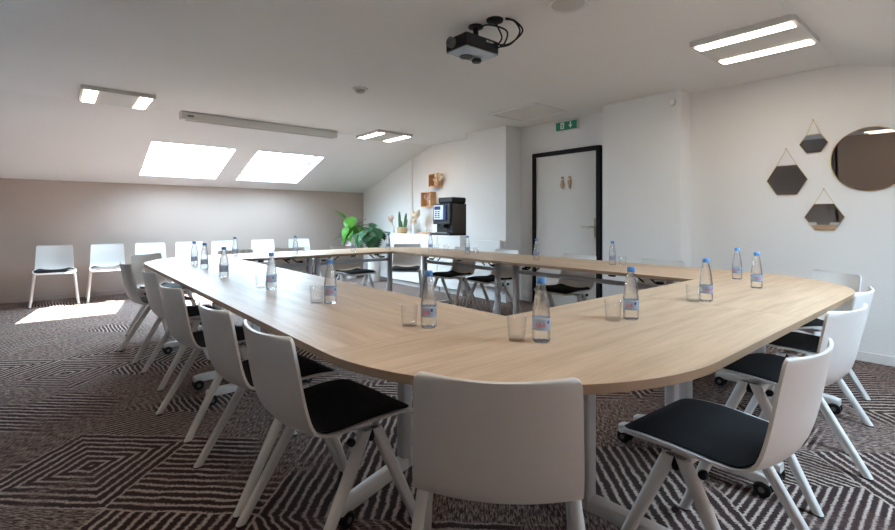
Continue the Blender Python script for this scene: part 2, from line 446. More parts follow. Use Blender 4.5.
# ---------------------------------------------------------------- ceiling lamps
def ceiling_lamp():
    r = empty('ceiling_light', (0, 0, HC))
    MB().box((0, 0, -.02), (.61, .63, .04)).build('housing', M['case'], r, bevel=.003)
    for sx in (-1, 1):
        MB().box((sx * .225, -.0, -.0415), (.105, .575, .005)).build('diffuser', M['lamp'], r)
    return r
lamp = ceiling_lamp()
lamps = [((3.81, 1.145), 'square ceiling light with two glowing strips, nearest, above the mirrors'),
         ((.51, 5.93), 'square ceiling light left of the long screen case'),
         ((3.83, 6.03), 'square ceiling light right of the long screen case'),
         ((.51, 1.145), 'added unseen square ceiling light above the left end of the nearest table'),  # guessed fixture out of view, added to warm the near table
         ((-2.8, 1.5), 'square ceiling light at the tan end of the room, seen in the round mirror')]
for i, (p, lb) in enumerate(lamps):
    o = lamp if i == 0 else copy_tree(lamp)
    o.location = (p[0], p[1], HC); tag(o, lb, 'ceiling light', 'square ceiling lights')
    if i == 4:                                     # weaker emission here keeps the left row's chair backs from brightening
        for c in o.children:
            if c.name.startswith('diffuser'): c.data = c.data.copy(); c.data.materials[0] = M['lamp_dim']

# projection screen case
sc = empty('projection_screen_case', (2.155, 6.265, HC)); tag(sc, 'long pale grey rolled projection screen case fixed under the ceiling', 'projection screen')
MB().box((0, 0, -.05), (2.0, .085, .09)).build('housing', M['case'], sc, bevel=.008)
for s in (-1, 1): MB().box((s * .998, 0, -.05), (.012, .095, .1)).build('end_cap', M['trim'], sc, bevel=.003)
MB().box((-.9, -.044, -.05), (.07, .004, .022)).build('badge', M['dgrey'], sc)
MB().box((0, -.01, -.1), (1.9, .02, .02)).build('bottom_bar', M['grey'], sc, bevel=.004)

# ---------------------------------------------------------------- ceiling projector
pj = empty('projector', (2.11, 2.25, 2.21), 0); tag(pj, 'black video projector hung from the ceiling with loose cables', 'projector')
MB().box((0, 0, .055), (.29, .20, .085)).build('housing', M['black'], pj, bevel=.01)
MB().box((0, 0, .0095), (.285, .195, .008)).build('base_plate', M['proj_painted_sheen'], pj, bevel=.003)
MB().lathe([(.0, 0), (.028, 0), (.034, -.012), (.03, -.022), (.0, -.026)], 20, (.08, .045, .006)).build('foot', M['black'], pj, smooth=True)
MB().lathe([(.0, 0), (.045, 0), (.043, -.006), (.0, -.006)], 20, (-.01, .05, .006)).build('vent_cover', M['black'], pj, smooth=True)
ln = MB(); ln.lathe([(.0, .0), (.034, .0), (.034, .03), (.026, .03), (.024, .01), (.0, .008)], 20, T=Matrix.Translation((-.143, .03, .058)) @ Matrix.Rotation(-PI / 2, 4, 'Y')); ln.build('lens', M['dgrey'], pj, smooth=True)
tx = MB()
for k in range(4): tx.box((.035 + k * .018, -.1015, .075), (.012, .002, .012))
tx.build('port_panel', M['grey'], pj)
br = MB()
br.lathe([(.0, .20), (.05, .20), (.05, .19), (.018, .185), (.018, .09), (.0, .09)], 16, (.03, .0, 0))
br.build('mount', M['black'], pj, smooth=True)
pl = MB(); pl.lathe([(.0, .20), (.055, .20), (.052, .187), (.02, .178), (.0, .178)], 18, (.05, -.155, 0)); pl.build('ceiling_outlet', M['black'], pj, smooth=True)
def spline(pts, k=8):
    out = []
    P = [Vector(p) for p in pts]; P = [P[0] * 2 - P[1]] + P + [P[-1] * 2 - P[-2]]
    for i in range(1, len(P) - 2):
        for j in range(k):
            t = j / k; a, b, c, d = P[i - 1:i + 3]
            out.append(.5 * ((2 * b) + (c - a) * t + (2 * a - 5 * b + 4 * c - d) * t * t + (3 * b - a - 3 * c + d) * t ** 3))
    out.append(P[-2]); return out
for pts in ([(.12, -.095, .06), (.12, -.15, .10), (.07, -.165, .15), (.05, -.155, .185)],
            [(.11, -.095, .05), (.16, -.19, .06), (.17, -.26, .12), (.13, -.25, .18), (.09, -.21, .197)],
            [(.09, -.098, .07), (.13, -.20, .05), (.16, -.29, .11), (.12, -.27, .17), (.08, -.22, .197)],
            [(.03, .02, .16), (.05, -.08, .19), (.14, -.17, .15), (.15, -.15, .08), (.13, -.1, .05)]):
    MB().tube(spline(pts), .0055, 6).build('cable', M['black'], pj, smooth=True)

# ---------------------------------------------------------------- wall mirrors
def hex_mirror(y, z, hw, hh_, apex, label):
    r = empty('hexagon_mirror', (4.966 - hh_ * math.sin(rad(2)), y, z)); r.rotation_euler = (0, rad(-2.0), 0); tag(r, label, 'mirror', 'hanging hexagon mirrors')
    pts = [(hw, 0), (hw * .5, hh_), (-hw * .5, hh_), (-hw, 0), (-hw * .5, -hh_), (hw * .5, -hh_)]
    T = Matrix(((0, 0, -1, -.004), (1, 0, 0, 0), (0, 1, 0, 0), (0, 0, 0, 1)))
    MB().prism([(x * .985, w_ * .985) for x, w_ in pts], 0, .007, T).build('mirror_glass', M['mirror'], r)
    fr = MB()
    P = [Vector((-.008, x, w_)) for x, w_ in pts]
    for i in range(6): fr.tube([P[i], P[(i + 1) % 6]], .0035, 6)
    fr.build('frame', M['brass'], r, smooth=True)
    ch = MB()
    ch.tube([P[1], (-.006, 0, apex - z)], .0022, 6); ch.tube([P[2], (-.006, 0, apex - z)], .0022, 6)
    ch.build('hanging_chain', M['brass'], r, smooth=True)
    nl = MB(); nl.lathe([(.0, 0), (.004, 0), (.004, .015), (.007, .016), (.0, .018)], 10, T=Matrix.Translation((0, 0, apex - z)) @ Matrix.Rotation(-PI / 2, 4, 'Y'))
    nl.build('nail', M['brass'], r, smooth=True)
hex_mirror(1.235, 1.480, .150, .128, 1.754, 'large hexagon mirror on a chain, lower left of the smallest mirror')
hex_mirror(1.045, 1.780, .098, .075, 1.98, 'smallest hexagon mirror on a chain, highest of the three')
hex_mirror(.972, 1.154, .134, .110, 1.389, 'hexagon mirror on a chain, lowest of the three, under the round mirror')
rm = empty('round_mirror', (4.957, .68, 1.613)); rm.rotation_euler = (0, rad(-1.9), 0); tag(rm, 'large round mirror on the white wall at the right edge', 'mirror')
T = Matrix(((0, 0, -1, -.004), (1, 0, 0, 0), (0, 1, 0, 0), (0, 0, 0, 1)))
MB().prism([(.247 * math.cos(2 * PI * i / 64), .247 * math.sin(2 * PI * i / 64)) for i in range(64)], 0, .008, T).build('mirror_glass', M['mirror'], rm)
q = MB(); q.tube([(-.008, .25 * math.cos(2 * PI * i / 64), .25 * math.sin(2 * PI * i / 64)) for i in range(65)], .0045, 6); q.build('frame', M['brass'], rm, smooth=True)

# ---------------------------------------------------------------- conference tables
ZT = .74
def outline(L, W, corner=None, r=.8, n=28):
    hx, hy = L / 2, W / 2
    if corner is None: return [(-hx, -hy), (hx, -hy), (hx, hy), (-hx, hy)]
    pts = []
    if corner == 'left':       # rounded corner at (-x,-y)
        c = (-hx + r, -hy + r)
        for i in range(n + 1):
            a = PI + (PI / 2) * i / n; pts.append((c[0] + r * math.cos(a), c[1] + r * math.sin(a)))
        pts += [(hx, -hy), (hx, hy), (-hx, hy)] if r < W - 1e-6 else [(hx, -hy), (hx, hy)]
    else:
        c = (hx - r, -hy + r); pts.append((-hx, hy)) ; pts.append((-hx, -hy))
        for i in range(n + 1):
            a = -PI / 2 + (PI / 2) * i / n; pts.append((c[0] + r * math.cos(a), c[1] + r * math.sin(a)))
        if r < W - 1e-6: pts.append((hx, hy))
    return pts
def rrect(w, h, r=.012, n=3):
    out = []
    for cx, cy, a0 in ((w / 2 - r, h / 2 - r, 0), (-w / 2 + r, h / 2 - r, 90), (-w / 2 + r, -h / 2 + r, 180), (w / 2 - r, -h / 2 + r, 270)):
        for i in range(n + 1):
            a = rad(a0 + 90 * i / n); out.append((cx + r * math.cos(a), cy + r * math.sin(a)))
    return out
def table(name_label, cx, cy, rz, L, corner, legs):
    """legs: list of (x, y, foot_angle_deg) in table coordinates; -y is the outer side where people sit"""
    t = empty('conference_table', (cx, cy, 0), rz); tag(t, name_label, 'table', 'conference tables')
    W = .8; g = .0005
    MB().prism(outline(L - 2 * g, W - g, corner), ZT - .025, ZT, mi=0, side_mi=1).build('tabletop', [M['oak'], M['oak_edge']], t, bevel=.0015)
    xs = [l[0] for l in legs]
    for (x, y, fa) in legs:
        c = MB(); c.loft([[(x + p[0], y + p[1], z) for p in rrect(.055, .05, .012)] for z in (.06, ZT - .03)])
        c.build('column', M['steel'], t, smooth=True)
        h = MB(); h.span((x - .05, y - .22, ZT - .04), (x + .05, y + .22, ZT - .0255)); h.build('top_bracket', M['dgrey'], t, bevel=.003)
        F = Matrix.Translation((x, y, 0)) @ Matrix.Rotation(rad(fa), 4, 'Z')
        ft = MB()
        ft.loft([[(p[0], yy, .078 + p[1] - dz) for p in rrect(.055, hh2, .010)] for yy, hh2, dz in ((-.40, .035, .008), (-.36, .045, .004), (0, .05, 0), (.22, .045, .004), (.26, .035, .008))], T=F)
        fo = ft.build('foot', M['leg'], t, smooth=True)
        for yy in (-.375, .235):
            for sx in (-1, 1):
                wl = MB(); wl.lathe([(.0, -.011), (.026, -.011), (.032, -.006), (.032, .006), (.026, .011), (.0, .011)], 20, T=F @ Matrix.Translation((sx * .021, yy, .033)) @ Matrix.Rotation(PI / 2, 4, 'Y'))
                wl.lathe([(.0, -.0125), (.012, -.0125), (.012, .0125), (.0, .0125)], 14, T=F @ Matrix.Translation((sx * .021, yy, .033)) @ Matrix.Rotation(PI / 2, 4, 'Y'), mi=1)
                wl.build('caster', [M['black'], M['dgrey']], fo, smooth=True)
            sw = MB(); sw.lathe([(.0, .045), (.009, .045), (.009, .075), (.0, .075)], 10, T=F @ Matrix.Translation((0, yy, 0))); sw.build('caster_stem', M['black'], fo, smooth=True)
    y0 = sum(l[1] for l in legs) / len(legs)
    x0, x1 = min(xs), max(xs)
    ya, yb = legs[0][1], legs[1][1]
    bm_ = MB(); bm_.loft([[(xs[k], (ya, yb)[k] + p[0], .615 + p[1]) for p in rrect(.03, .036, .008)] for k in (0, 1)]); bm_.build('beam', M['steel'], t, smooth=True)
    for s, x in ((1, x0), (-1, x1)):
        for dx in (.10, .20):
            st = MB(); st.tube([(x + s * (dx + .02), y0 - .03, .64), (x + s * (dx + .12), y0 - .03, ZT - .03)], .007, 8); st.build('folding_strut', M['black'], t, smooth=True)
        kb = MB(); kb.box((x + s * .09, y0 - .025, .648), (.05, .03, .022)); kb.build('latch', M['black'], t, bevel=.004)
        kb = MB(); kb.box((x + s * .34, .33, ZT - .036), (.05, .03, .02)); kb.build('linking_clip', M['black'], t, bevel=.004)
    return t
NX, NY, RX, FY = 1.418, 1.312, 3.218, 4.855
OA, OB, EA, EB = NX - .8, NY - .8, RX + .8, FY + .8
JX, JY = 2.318, 3.305
table('light oak table with rounded end, nearest the camera at the front corner', (OA + JX) / 2, NY - .4, 0, JX - OA, 'left',
      [(1.54 - (OA + JX) / 2, .10, 4), (2.24 - (OA + JX) / 2, .10, 0)])
table('light oak table with rounded end at the right, before the mirror wall', (EA + JX) / 2, NY - .4, 0, EA - JX, 'right',
      [(2.39 - (EA + JX) / 2, .10, 0), (3.498 - (EA + JX) / 2, .10, 0)])
JX2 = 2.31
table('light oak table with rounded end at the far left corner, facing the taupe wall', (OA + JX2) / 2, FY + .4, PI, JX2 - OA, 'right',
      [((OA + JX2) / 2 - 2.26, .10, 0), ((OA + JX2) / 2 - 1.3, .10, 0)])
table('light oak table with rounded end at the far right corner, by the green plants', (EA + JX2) / 2, FY + .4, PI, EA - JX2, 'left',
      [((EA + JX2) / 2 - 3.36, .10, 0), ((EA + JX2) / 2 - 2.36, .10, 0)])
# left side runs along y: local x -> -y so that local -y is the outer (-x) side
table('straight light oak table on the left side, next to the front corner', NX - .4, (NY + JY) / 2, -PI / 2, JY - NY, None,
      [((NY + JY) / 2 - 1.69, .16, 18), ((NY + JY) / 2 - 3.13, .10, 0)])
table('straight light oak table on the left side, further from the camera', NX - .4, (FY + JY) / 2, -PI / 2, FY - JY, None,
      [((FY + JY) / 2 - 4.55, .10, 0), ((FY + JY) / 2 - 3.47, .10, 0)])
table('straight light oak table on the back side, in front of the restroom door', RX + .4, (NY + JY) / 2, PI / 2, JY - NY, None,
      [(1.60 - (NY + JY) / 2, .10, 0), (3.12 - (NY + JY) / 2, .10, 0)])
table('straight light oak table on the back side, in front of the white cabinets', RX + .4, (FY + JY) / 2, PI / 2, FY - JY, None,
      [(3.37 - (FY + JY) / 2, .10, 0), (4.61 - (FY + JY) / 2, .10, 0)])

# ---------------------------------------------------------------- chairs (local +y is the front)
PROF = [(.240, .418), (.232, .432), (.21, .441), (.16, .446), (.10, .446), (.04, .442), (-.02, .436), (-.08, .430), (-.125, .430), (-.160, .440),
        (-.187, .460), (-.205, .490), (-.218, .53), (-.229, .575), (-.238, .62), (-.247, .67), (-.255, .71), (-.262, .745), (-.2655, .762), (-.267, .770)]
def resample(P, step):
    P = [Vector((0, a, b)) for a, b in P]; P = spline(P, 10)
    out = [P[0]]; acc = 0
    for a, b in zip(P, P[1:]):
        acc += (b - a).length
        if acc >= step: out.append(b); acc = 0
    if (out[-1] - P[-1]).length > 1e-4: out.append(P[-1])
    return out
def lerp_tab(tab, s):
    for (a, va), (b, vb) in zip(tab, tab[1:]):
        if s <= b: return va + (vb - va) * max(0, (s - a) / (b - a))
    return tab[-1][1]
def shell_grid(P, s0, s1, wtab, r0, r1, off, M_=15, dish=True, dome=0):
    ln = [0]
    for a, b in zip(P, P[1:]): ln.append(ln[-1] + (b - a).length)
    tot = ln[-1]; rows = []
    nrow = 46
    # denser sampling at the two rounded ends
    ss = [s0 + (s1 - s0) * (.5 - .5 * math.cos(PI * i / nrow)) for i in range(nrow + 1)]
    def at(s):
        L = s * tot
        for i in range(len(P) - 1):
            if L <= ln[i + 1] + 1e-9:
                t = (L - ln[i]) / (ln[i + 1] - ln[i]); return P[i].lerp(P[i + 1], t)
        return P[-1]
    for s in ss:
        p = at(s); tg = (at(min(1, s + .012)) - at(max(0, s - .012))).normalized()
        nrm = Vector((0, tg.z, -tg.y))
        w = lerp_tab(wtab, s)
        d0, d1 = (s - s0) * tot, (s1 - s) * tot
        if d0 < r0: w -= r0 - math.sqrt(max(0, r0 * r0 - (r0 - d0) ** 2))
        if d1 < r1: w -= r1 - math.sqrt(max(0, r1 * r1 - (r1 - d1) ** 2))
        row = []
        for j in range(M_):
            u = -1 + 2 * j / (M_ - 1); u = math.sin(u * PI / 2) * .35 + u * .65
            c = lerp_tab([(0, .0), (.3, .012), (.5, .02), (.62, .028), (1, .034)], s) if dish else 0
            q = Vector((u * w, p.y, p.z)) + nrm * (c * u * u + off + dome * (1 - u * u) ** .6 * min(1, d0 / .05, d1 / .05) if dome else c * u * u + off)
            row.append(q)
        rows.append(row)
    return rows
def shell_mesh(b, low, up, mi=0):
    R, C = len(low), len(low[0]); n = R * C
    vs = [p for r in low for p in r] + [p for r in up for p in r]; fs = []
    for i in range(R - 1):
        for j in range(C - 1):
            a = i * C + j
            fs.append((a, a + 1, a + C + 1, a + C)); fs.append((n + a, n + a + C, n + a + C + 1, n + a + 1))
    for i in range(R - 1):
        a = i * C; fs.append((a, a + C, n + a + C, n + a)); a += C - 1; fs.append((a, n + a, n + a + C, a + C))
    for j in range(C - 1):
        fs.append((j, n + j, n + j + 1, j + 1)); a = (R - 1) * C + j; fs.append((a, a + 1, n + a + 1, n + a))
    b.add(vs, fs, None, mi)
def make_chair():
    t = empty('conference_chair', (0, 0, 0))
    P = resample(PROF, .012)
    wt = [(0, .222), (.2, .226), (.45, .215), (.55, .208), (.75, .203), (1, .194)]
    b = MB(); shell_mesh(b, shell_grid(P, 0, 1, wt, .05, .022, -.0045), shell_grid(P, 0, 1, wt, .05, .022, .0045))
    b.build('seat_shell', M['shell'], t, smooth=True, ang=50)
    wp = [(0, .208), (.2, .212), (.45, .198), (.6, .19)]
    b = MB(); shell_mesh(b, shell_grid(P, .025, .535, wp, .05, .045, .005), shell_grid(P, .025, .535, wp, .05, .045, .008, dome=.014))
    b.build('seat_pad', M['pad'], t, smooth=True, ang=60)
    def rect_ring(c, w, d, ex, ey):
        r = rrect(w, d, min(w, d) * .42, 3)
        return [Vector(c) + ex * p[0] + ey * p[1] for p in r]
    ex, ey = Vector((1, 0, 0)), Vector((0, 1, 0))
    for sx in (-1, 1):
        for top, foot in (((sx * .205, .062, .424), (sx * .245, .240, .006)), ((sx * .205, .022, .424), (sx * .245, -.222, .006))):
            a, c = Vector(top), Vector(foot)
            rings = []
            for k, (w, d_) in ((0, (.030, .046)), (.06, (.032, .047)), (.5, (.031, .042)), (1, (.029, .036))):
                rings.append(rect_ring(a.lerp(c, k), w, d_, ex, ey))
            lg = MB(); lg.loft(rings); lo = lg.build('leg', M['leg'], t, smooth=True)
            gl = MB(); gl.loft([rect_ring((c.x, c.y, z), .028, .035, ex, ey) for z in (0, .0062)]); gl.build('glider', M['black'], lo)
        cn = MB(); cn.loft([[(sx * .205 + p[0] * .8, .042 + p[1] * s_, z) for p in rrect(.03, .03, .008)] for z, s_ in ((.385, .5), (.405, 1.2), (.424, 2.0))]); cn.build('leg_joint', M['black'], t, smooth=True)
        lk = MB(); lk.lathe([(.0, -.009), (.012, -.009), (.014, 0), (.012, .009), (.0, .009)], 12, T=Matrix.Translation((sx * .214, -.04, .405)) @ Matrix.Rotation(PI / 2, 4, 'Y')); lk.build('linking_clip', M['black'], t, smooth=True)
    cb = MB(); cb.loft([[(x, .042 + p[0], .410 + p[1]) for p in rrect(.07, .022, .009)] for x in (-.2, .2)]); cb.build('cross_beam', M['leg'], t, smooth=True)
    return t
chair = make_chair()
first = [True]
def place_chair(x, y, face, label, group):
    """face: heading in degrees (direction the sitter looks, 0 = +x)"""
    o = chair if first[0] else copy_tree(chair); first[0] = False
    o.location = (x, y, 0); o.rotation_euler = (0, 0, rad(face - 90)); tag(o, label, 'chair', group)
G1 = 'white chairs around the conference tables'; G2 = 'white chairs along the taupe wall'
bo = .258
def by_back(bx, by, face, label, group=G1):
    place_chair(bx + bo * math.cos(rad(face)), by + bo * math.sin(rad(face)), face, label, group)
by_back(.515, 1.575, 4, 'white chair with black pad at left of the foreground, first in the left row')
by_back(.49, 2.13, 4, 'white chair of the left row, second from the foreground')
by_back(.465, 2.92, 6, 'white chair of the left row, third from the foreground')
by_back(.493, 3.845, 4, 'white chair of the left row, fourth from the foreground')
by_back(.436, 4.65, 5, 'white chair of the left row, fifth from the foreground, last before the far corner')
by_back(.72, 5.70, -50, 'white chair at the rounded far left corner of the tables, turned diagonally')
by_back(.765, .738, 43, 'white chair seen from behind at the bottom centre of the picture')
by_back(1.625, .325, 87, 'white chair with black pad nearest at right, first in the right row')
by_back(2.48, .385, 81, 'white chair of the right row, second from the foreground')
by_back(3.185, .44, 90, 'white chair of the right row, third from the foreground, last before the corner')
by_back(4.09, .72, 141, 'white chair at the right corner of the tables in front of the mirror wall')
by_back(4.15, 1.95, 180, 'white chair on the back side, in front of the white column')
by_back(4.15, 2.80, 180, 'white chair on the back side, in front of the restroom door')
by_back(4.15, 3.80, 177, 'white chair on the back side, beside the corner of the door recess')
by_back(4.10, 4.47, 184, 'white chair on the back side, in front of the white heater and coffee machine')
by_back(3.97, 5.62, 228, 'white chair at the far corner of the tables, before the basket cabinet')
by_back(3.02, 5.80, -87, 'white chair behind the far table, beside the green plants')
by_back(2.28, 5.82, -90, 'white chair behind the far table, middle of its three')
by_back(1.64, 5.82, -90, 'white chair behind the far table, leftmost of its three')
names = ['white chair against the taupe wall, leftmost, beside the sunlit patch', 'white chair against the taupe wall, second from the left', 'white chair against the taupe wall, third from the left',
         'white chair against the taupe wall, fourth from the left', 'white chair against the taupe wall, fifth from the left',
         'white chair against the taupe wall, second from the right', 'white chair against the taupe wall, rightmost']
for x, lb in zip((.025, .615, 1.15, 1.685, 2.205, 2.84, 3.5), names):
    by_back(x, 8.47, -90 + random.uniform(-.8, .8), lb, G2)

# ---------------------------------------------------------------- bottles and tumblers
def text_on_cylinder(txt, size, r, z, mat, name, parent, a0=-PI / 2):
    cu = bpy.data.curves.new('t', 'FONT'); cu.body = txt; cu.size = size; cu.align_x = 'CENTER'; cu.extrude = .0002
    ob = bpy.data.objects.new('t', cu); COL.objects.link(ob)
    dg = bpy.context.evaluated_depsgraph_get(); me = bpy.data.meshes.new_from_object(ob.evaluated_get(dg))
    for v in me.vertices:
        a = a0 + v.co.x / r; rr = r + .0004 + v.co.z
        v.co = (rr * math.cos(a), rr * math.sin(a), z + v.co.y)
    bpy.data.objects.remove(ob); me.name = name
    me.materials.clear(); me.materials.append(mat)
    o = bpy.data.objects.new(name, me); COL.objects.link(o); o.parent = parent
    return o
def make_bottle():
    t = empty('water_bottle', (0, 0, 0))
    prof = [(.0, .004), (.020, .004), (.024, 0), (.0285, .004), (.0295, .012), (.0285, .02), (.0295, .028), (.0285, .034), (.029, .04), (.029, .078), (.0295, .082),
            (.0285, .088), (.0275, .10), (.0255, .118), (.0225, .138), (.019, .156), (.0155, .172), (.013, .181), (.0125, .186), (.0145, .187), (.0145, .189), (.0, .189)]
    MB().lathe(prof, 28).build('bottle_body', M['bottle'], t, smooth=True)
    MB().lathe([(.0, .188), (.0152, .188), (.0155, .192), (.0152, .205), (.0135, .207), (.0, .207)], 20).build('cap', M['cap'], t, smooth=True)
    # wrap-round label: clear window with pale blue bands
    lb = MB(); n = 28; r = .0293
    for z0, z1, a0, a1 in ((.040, .046, 0, n), (.070, .078, 0, n), (.046, .070, 0, 12)):
        for i in range(a0, a1):
            p, q = -PI / 2 - .67 * 2 + 2 * PI * i / n, -PI / 2 - .67 * 2 + 2 * PI * (i + 1) / n
            lb.add([(r * math.cos(p), r * math.sin(p), z0), (r * math.cos(q), r * math.sin(q), z0), (r * math.cos(q), r * math.sin(q), z1), (r * math.cos(p), r * math.sin(p), z1)], [(0, 1, 2, 3)])
    l = lb.build('label', M['label'], t, smooth=True)
    sd = l.modifiers.new('s', 'SOLIDIFY'); sd.thickness = .0003; sd.offset = 1
    text_on_cylinder('QUE', .017, .0294, .052, M['red'], 'lettering', l, -PI / 2 - .1)
    mk = MB(); 
    T = Matrix.Rotation(.75, 4, 'Z') @ Matrix.Translation((0, -.0297, .066)) @ Matrix.Rotation(PI / 2, 4, 'X')
    mk.prism([(.004 * math.cos(i * PI / 6), .006 * math.sin(i * PI / 6)) for i in range(12)], -.0003, .0004, T); mk.build('emblem', M['navy'], l)
    return t
def make_glass():
    t = MB(); t.lathe([(.0, 0), (.027, 0), (.0285, .003), (.033, .079), (.0322, .080), (.0314, .079), (.027, .012), (.0, .010)], 28)
    return t.build('glass_tumbler', M['glass'], smooth=True)
bottle, glass = make_bottle(), make_glass()
GB, GG = 'water bottles on the conference tables', 'glass tumblers on the conference tables'
B = [((1.214, .969), 'water bottle with blue cap, nearest the camera, at the front corner of the tables'),
     ((1.056, 1.361), 'water bottle with blue cap, second nearest, on the left table beside the corner seam'),
     ((1.003, 2.049), 'water bottle on the left tables, third from the foreground'),
     ((.949, 2.674), 'water bottle on the left tables, fourth from the foreground'),
     ((.895, 3.43), 'water bottle on the left tables, fifth from the foreground'),
     ((.925, 4.10), 'water bottle on the left tables, right one of the far pair'),
     ((.925, 4.45), 'water bottle on the left tables, left one of the far pair'),
     ((1.49, 5.29), 'water bottle on the far table, leftmost, in front of the taupe wall'),
     ((2.10, 5.16), 'water bottle on the far table, second from the left'),
     ((2.82, 5.14), 'water bottle on the far table, in front of the green plants'),
     ((3.33, 5.15), 'water bottle at the far corner, in front of the white cabinet edge'),
     ((3.66, 4.68), 'water bottle on the back tables, below the coffee machine'),
     ((3.58, 3.90), 'water bottle on the back tables, in front of the white heater'),
     ((3.60, 2.93), 'water bottle on the back tables, in front of the black door frame'),
     ((3.70, 2.18), 'water bottle on the back tables, in front of the white column'),
     ((2.417, .928), 'water bottle on the right table, third from the foreground, just before the far pair'),
     ((3.461, 1.137), 'water bottle on the right table, left one of the far pair without a tumbler'),
     ((3.095, .916), 'water bottle on the right table, right one of the far pair without a tumbler'),
     ((1.754, .953), 'water bottle on the right table, second from the foreground, tumbler at its left')]
for i, (p, lb) in enumerate(B):
    o = bottle if i == 0 else copy_tree(bottle)
    o.location = (p[0], p[1], ZT); o.rotation_euler = (0, 0, math.atan2(p[1], p[0]) - PI / 2 + (random.uniform(-.5, .6) if i > 1 else (.1, -.35)[i])); tag(o, lb, 'bottle', GB)
Gs = [((1.165, 1.03), 'glass tumbler beside the nearest water bottle at the front corner'),
      ((1.015, 1.425), 'glass tumbler on the left table beside the second nearest bottle'),
      ((.96, 2.105), 'glass tumbler on the left tables beside the third bottle'),
      ((.92, 2.76), 'glass tumbler on the left tables beside the fourth bottle'),
      ((.885, 3.56), 'glass tumbler on the left tables beside the fifth bottle'),
      ((.90, 4.22), 'glass tumbler between the two far bottles on the left tables'),
      ((1.56, 5.14), 'glass tumbler on the far table, left one of two beside its leftmost bottle'),
      ((1.70, 5.17), 'glass tumbler on the far table, right one of two beside its leftmost bottle'),
      ((2.19, 5.07), 'glass tumbler on the far table beside its second bottle'),
      ((3.66, 4.56), 'glass tumbler on the back tables, left one below the coffee machine'),
      ((3.72, 4.44), 'glass tumbler on the back tables, right one below the coffee machine'),
      ((3.60, 3.78), 'glass tumbler on the back tables in front of the white heater'),
      ((3.69, 2.08), 'glass tumbler on the back tables in front of the white column'),
      ((2.36, .965), 'glass tumbler on the right table beside the third bottle from the foreground'),
      ((1.675, .985), 'glass tumbler on the right table beside the second bottle from the foreground')]
for i, (p, lb) in enumerate(Gs):
    o = glass if i == 0 else glass.copy()
    if i: COL.objects.link(o)
    o.location = (p[0], p[1], ZT); tag(o, lb, 'glass', GG)

# ---------------------------------------------------------------- cabinets, coffee machine, heater
ZC = .885
def cabinet(y0, y1, ndoor, label):
    c = empty('storage_cabinet', (4.81, (y0 + y1) / 2, 0)); tag(c, label, 'cabinet', 'white cabinets in the niche')
    w = y1 - y0; X0, X1 = -.19, (.17 if y1 > 6.9 else .195)
    b = MB(); b.span((X0, -w / 2, .08), (X1, w / 2, ZC - .025)); b.build('body', M['white'], c, bevel=.002)
    MB().span((X0 + .03, -w / 2 + .01, 0), (X1, w / 2 - .01, .08)).build('plinth', M['grey'], c)
    MB().span((X0 - .02, -w / 2, ZC - .025), (X1, w / 2, ZC)).build('top', M['white'], c, bevel=.003)
    dw = w / ndoor
    for k in range(ndoor):
        a = -w / 2 + k * dw
        dr = MB().span((X0 - .018, a + .004, .085), (X0, a + dw - .004, ZC - .03)).build('door', M['white'], c, bevel=.002)
        hx = a + (dw - .05 if k % 2 == 0 else .05)
        MB().span((X0 - .03, hx - .006, .55), (X0 - .018, hx + .006, .67)).build('handle', M['metal'], dr, bevel=.003)
cabinet(5.72, 7.05, 3, 'wide white cabinet carrying the basket plant and wooden tray')
cabinet(5.17, 5.71, 1, 'narrow white cabinet under the black coffee machine')

cm = empty('coffee_machine', (4.80, 5.63, ZC)); tag(cm, 'black coffee machine with silver control panel on the white cabinet', 'coffee machine')
MB().span((-.20, -.235, 0), (.2, .235, .03)).build('base', M['black'], cm, bevel=.005)
MB().span((-.1, -.215, .03), (.2, .215, .17)).build('lower_body', M['black'], cm, bevel=.005)
MB().span((-.18, -.205, .17), (.2, .215, .49)).build('upper_body', M['machine'], cm, bevel=.012)
MB().span((-.145, -.222, .03), (.2, -.2045, .485)).build('side_panel', M['mside'], cm, bevel=.004)
MB().span((-.195, -.13, .23), (-.178, .20, .475)).build('front_door', M['screen'], cm, bevel=.006)
MB().span((-.2, -.06, .245), (-.194, .17, .465)).build('control_panel', M['silver'], cm, bevel=.003)
MB().span((-.2035, .0, .395), (-.1995, .15, .45)).build('display', M['screen'], cm, bevel=.002)
for r in range(4):
    for k in range(2):
        MB().span((-.205, .02 + k * .07, .27 + r * .03), (-.1995, .065 + k * .07, .285 + r * .03)).build('button', M['screen'], cm, bevel=.001)
nz = MB(); nz.span((-.17, -.05, .13), (-.1, .05, .17)); nz.build('nozzle', M['black'], cm, bevel=.006)
MB().span((-.195, -.15, .03), (-.1, .15, .045)).build('drip_tray', M['dgrey'], cm, bevel=.003)
hp = MB(); hp.loft([[(x * s, y * s, z) for x, y in ((-.12, -.19), (.16, -.19), (.16, .15), (-.12, .15))] for z, s in ((.49, .9), (.52, 1), (.575, 1), (.59, .93))]); hp.build('bean_hopper', M['black'], cm, bevel=.006)

ht = empty('wall_heater', (4.71, 4.735, .2)); tag(ht, 'flat white wall heater on the white pier beside the coffee machine', 'heater')
MB().span((-.085, -.35, 0), (-.015, .35, .645)).build('casing', M['white'], ht, bevel=.012)
MB().span((-.078, -.32, .6445), (-.022, .32, .6485)).build('air_grille', M['grey'], ht)
MB().span((-.015, -.25, .1), (-.0005, .25, .5)).build('wall_bracket', M['grey'], ht)

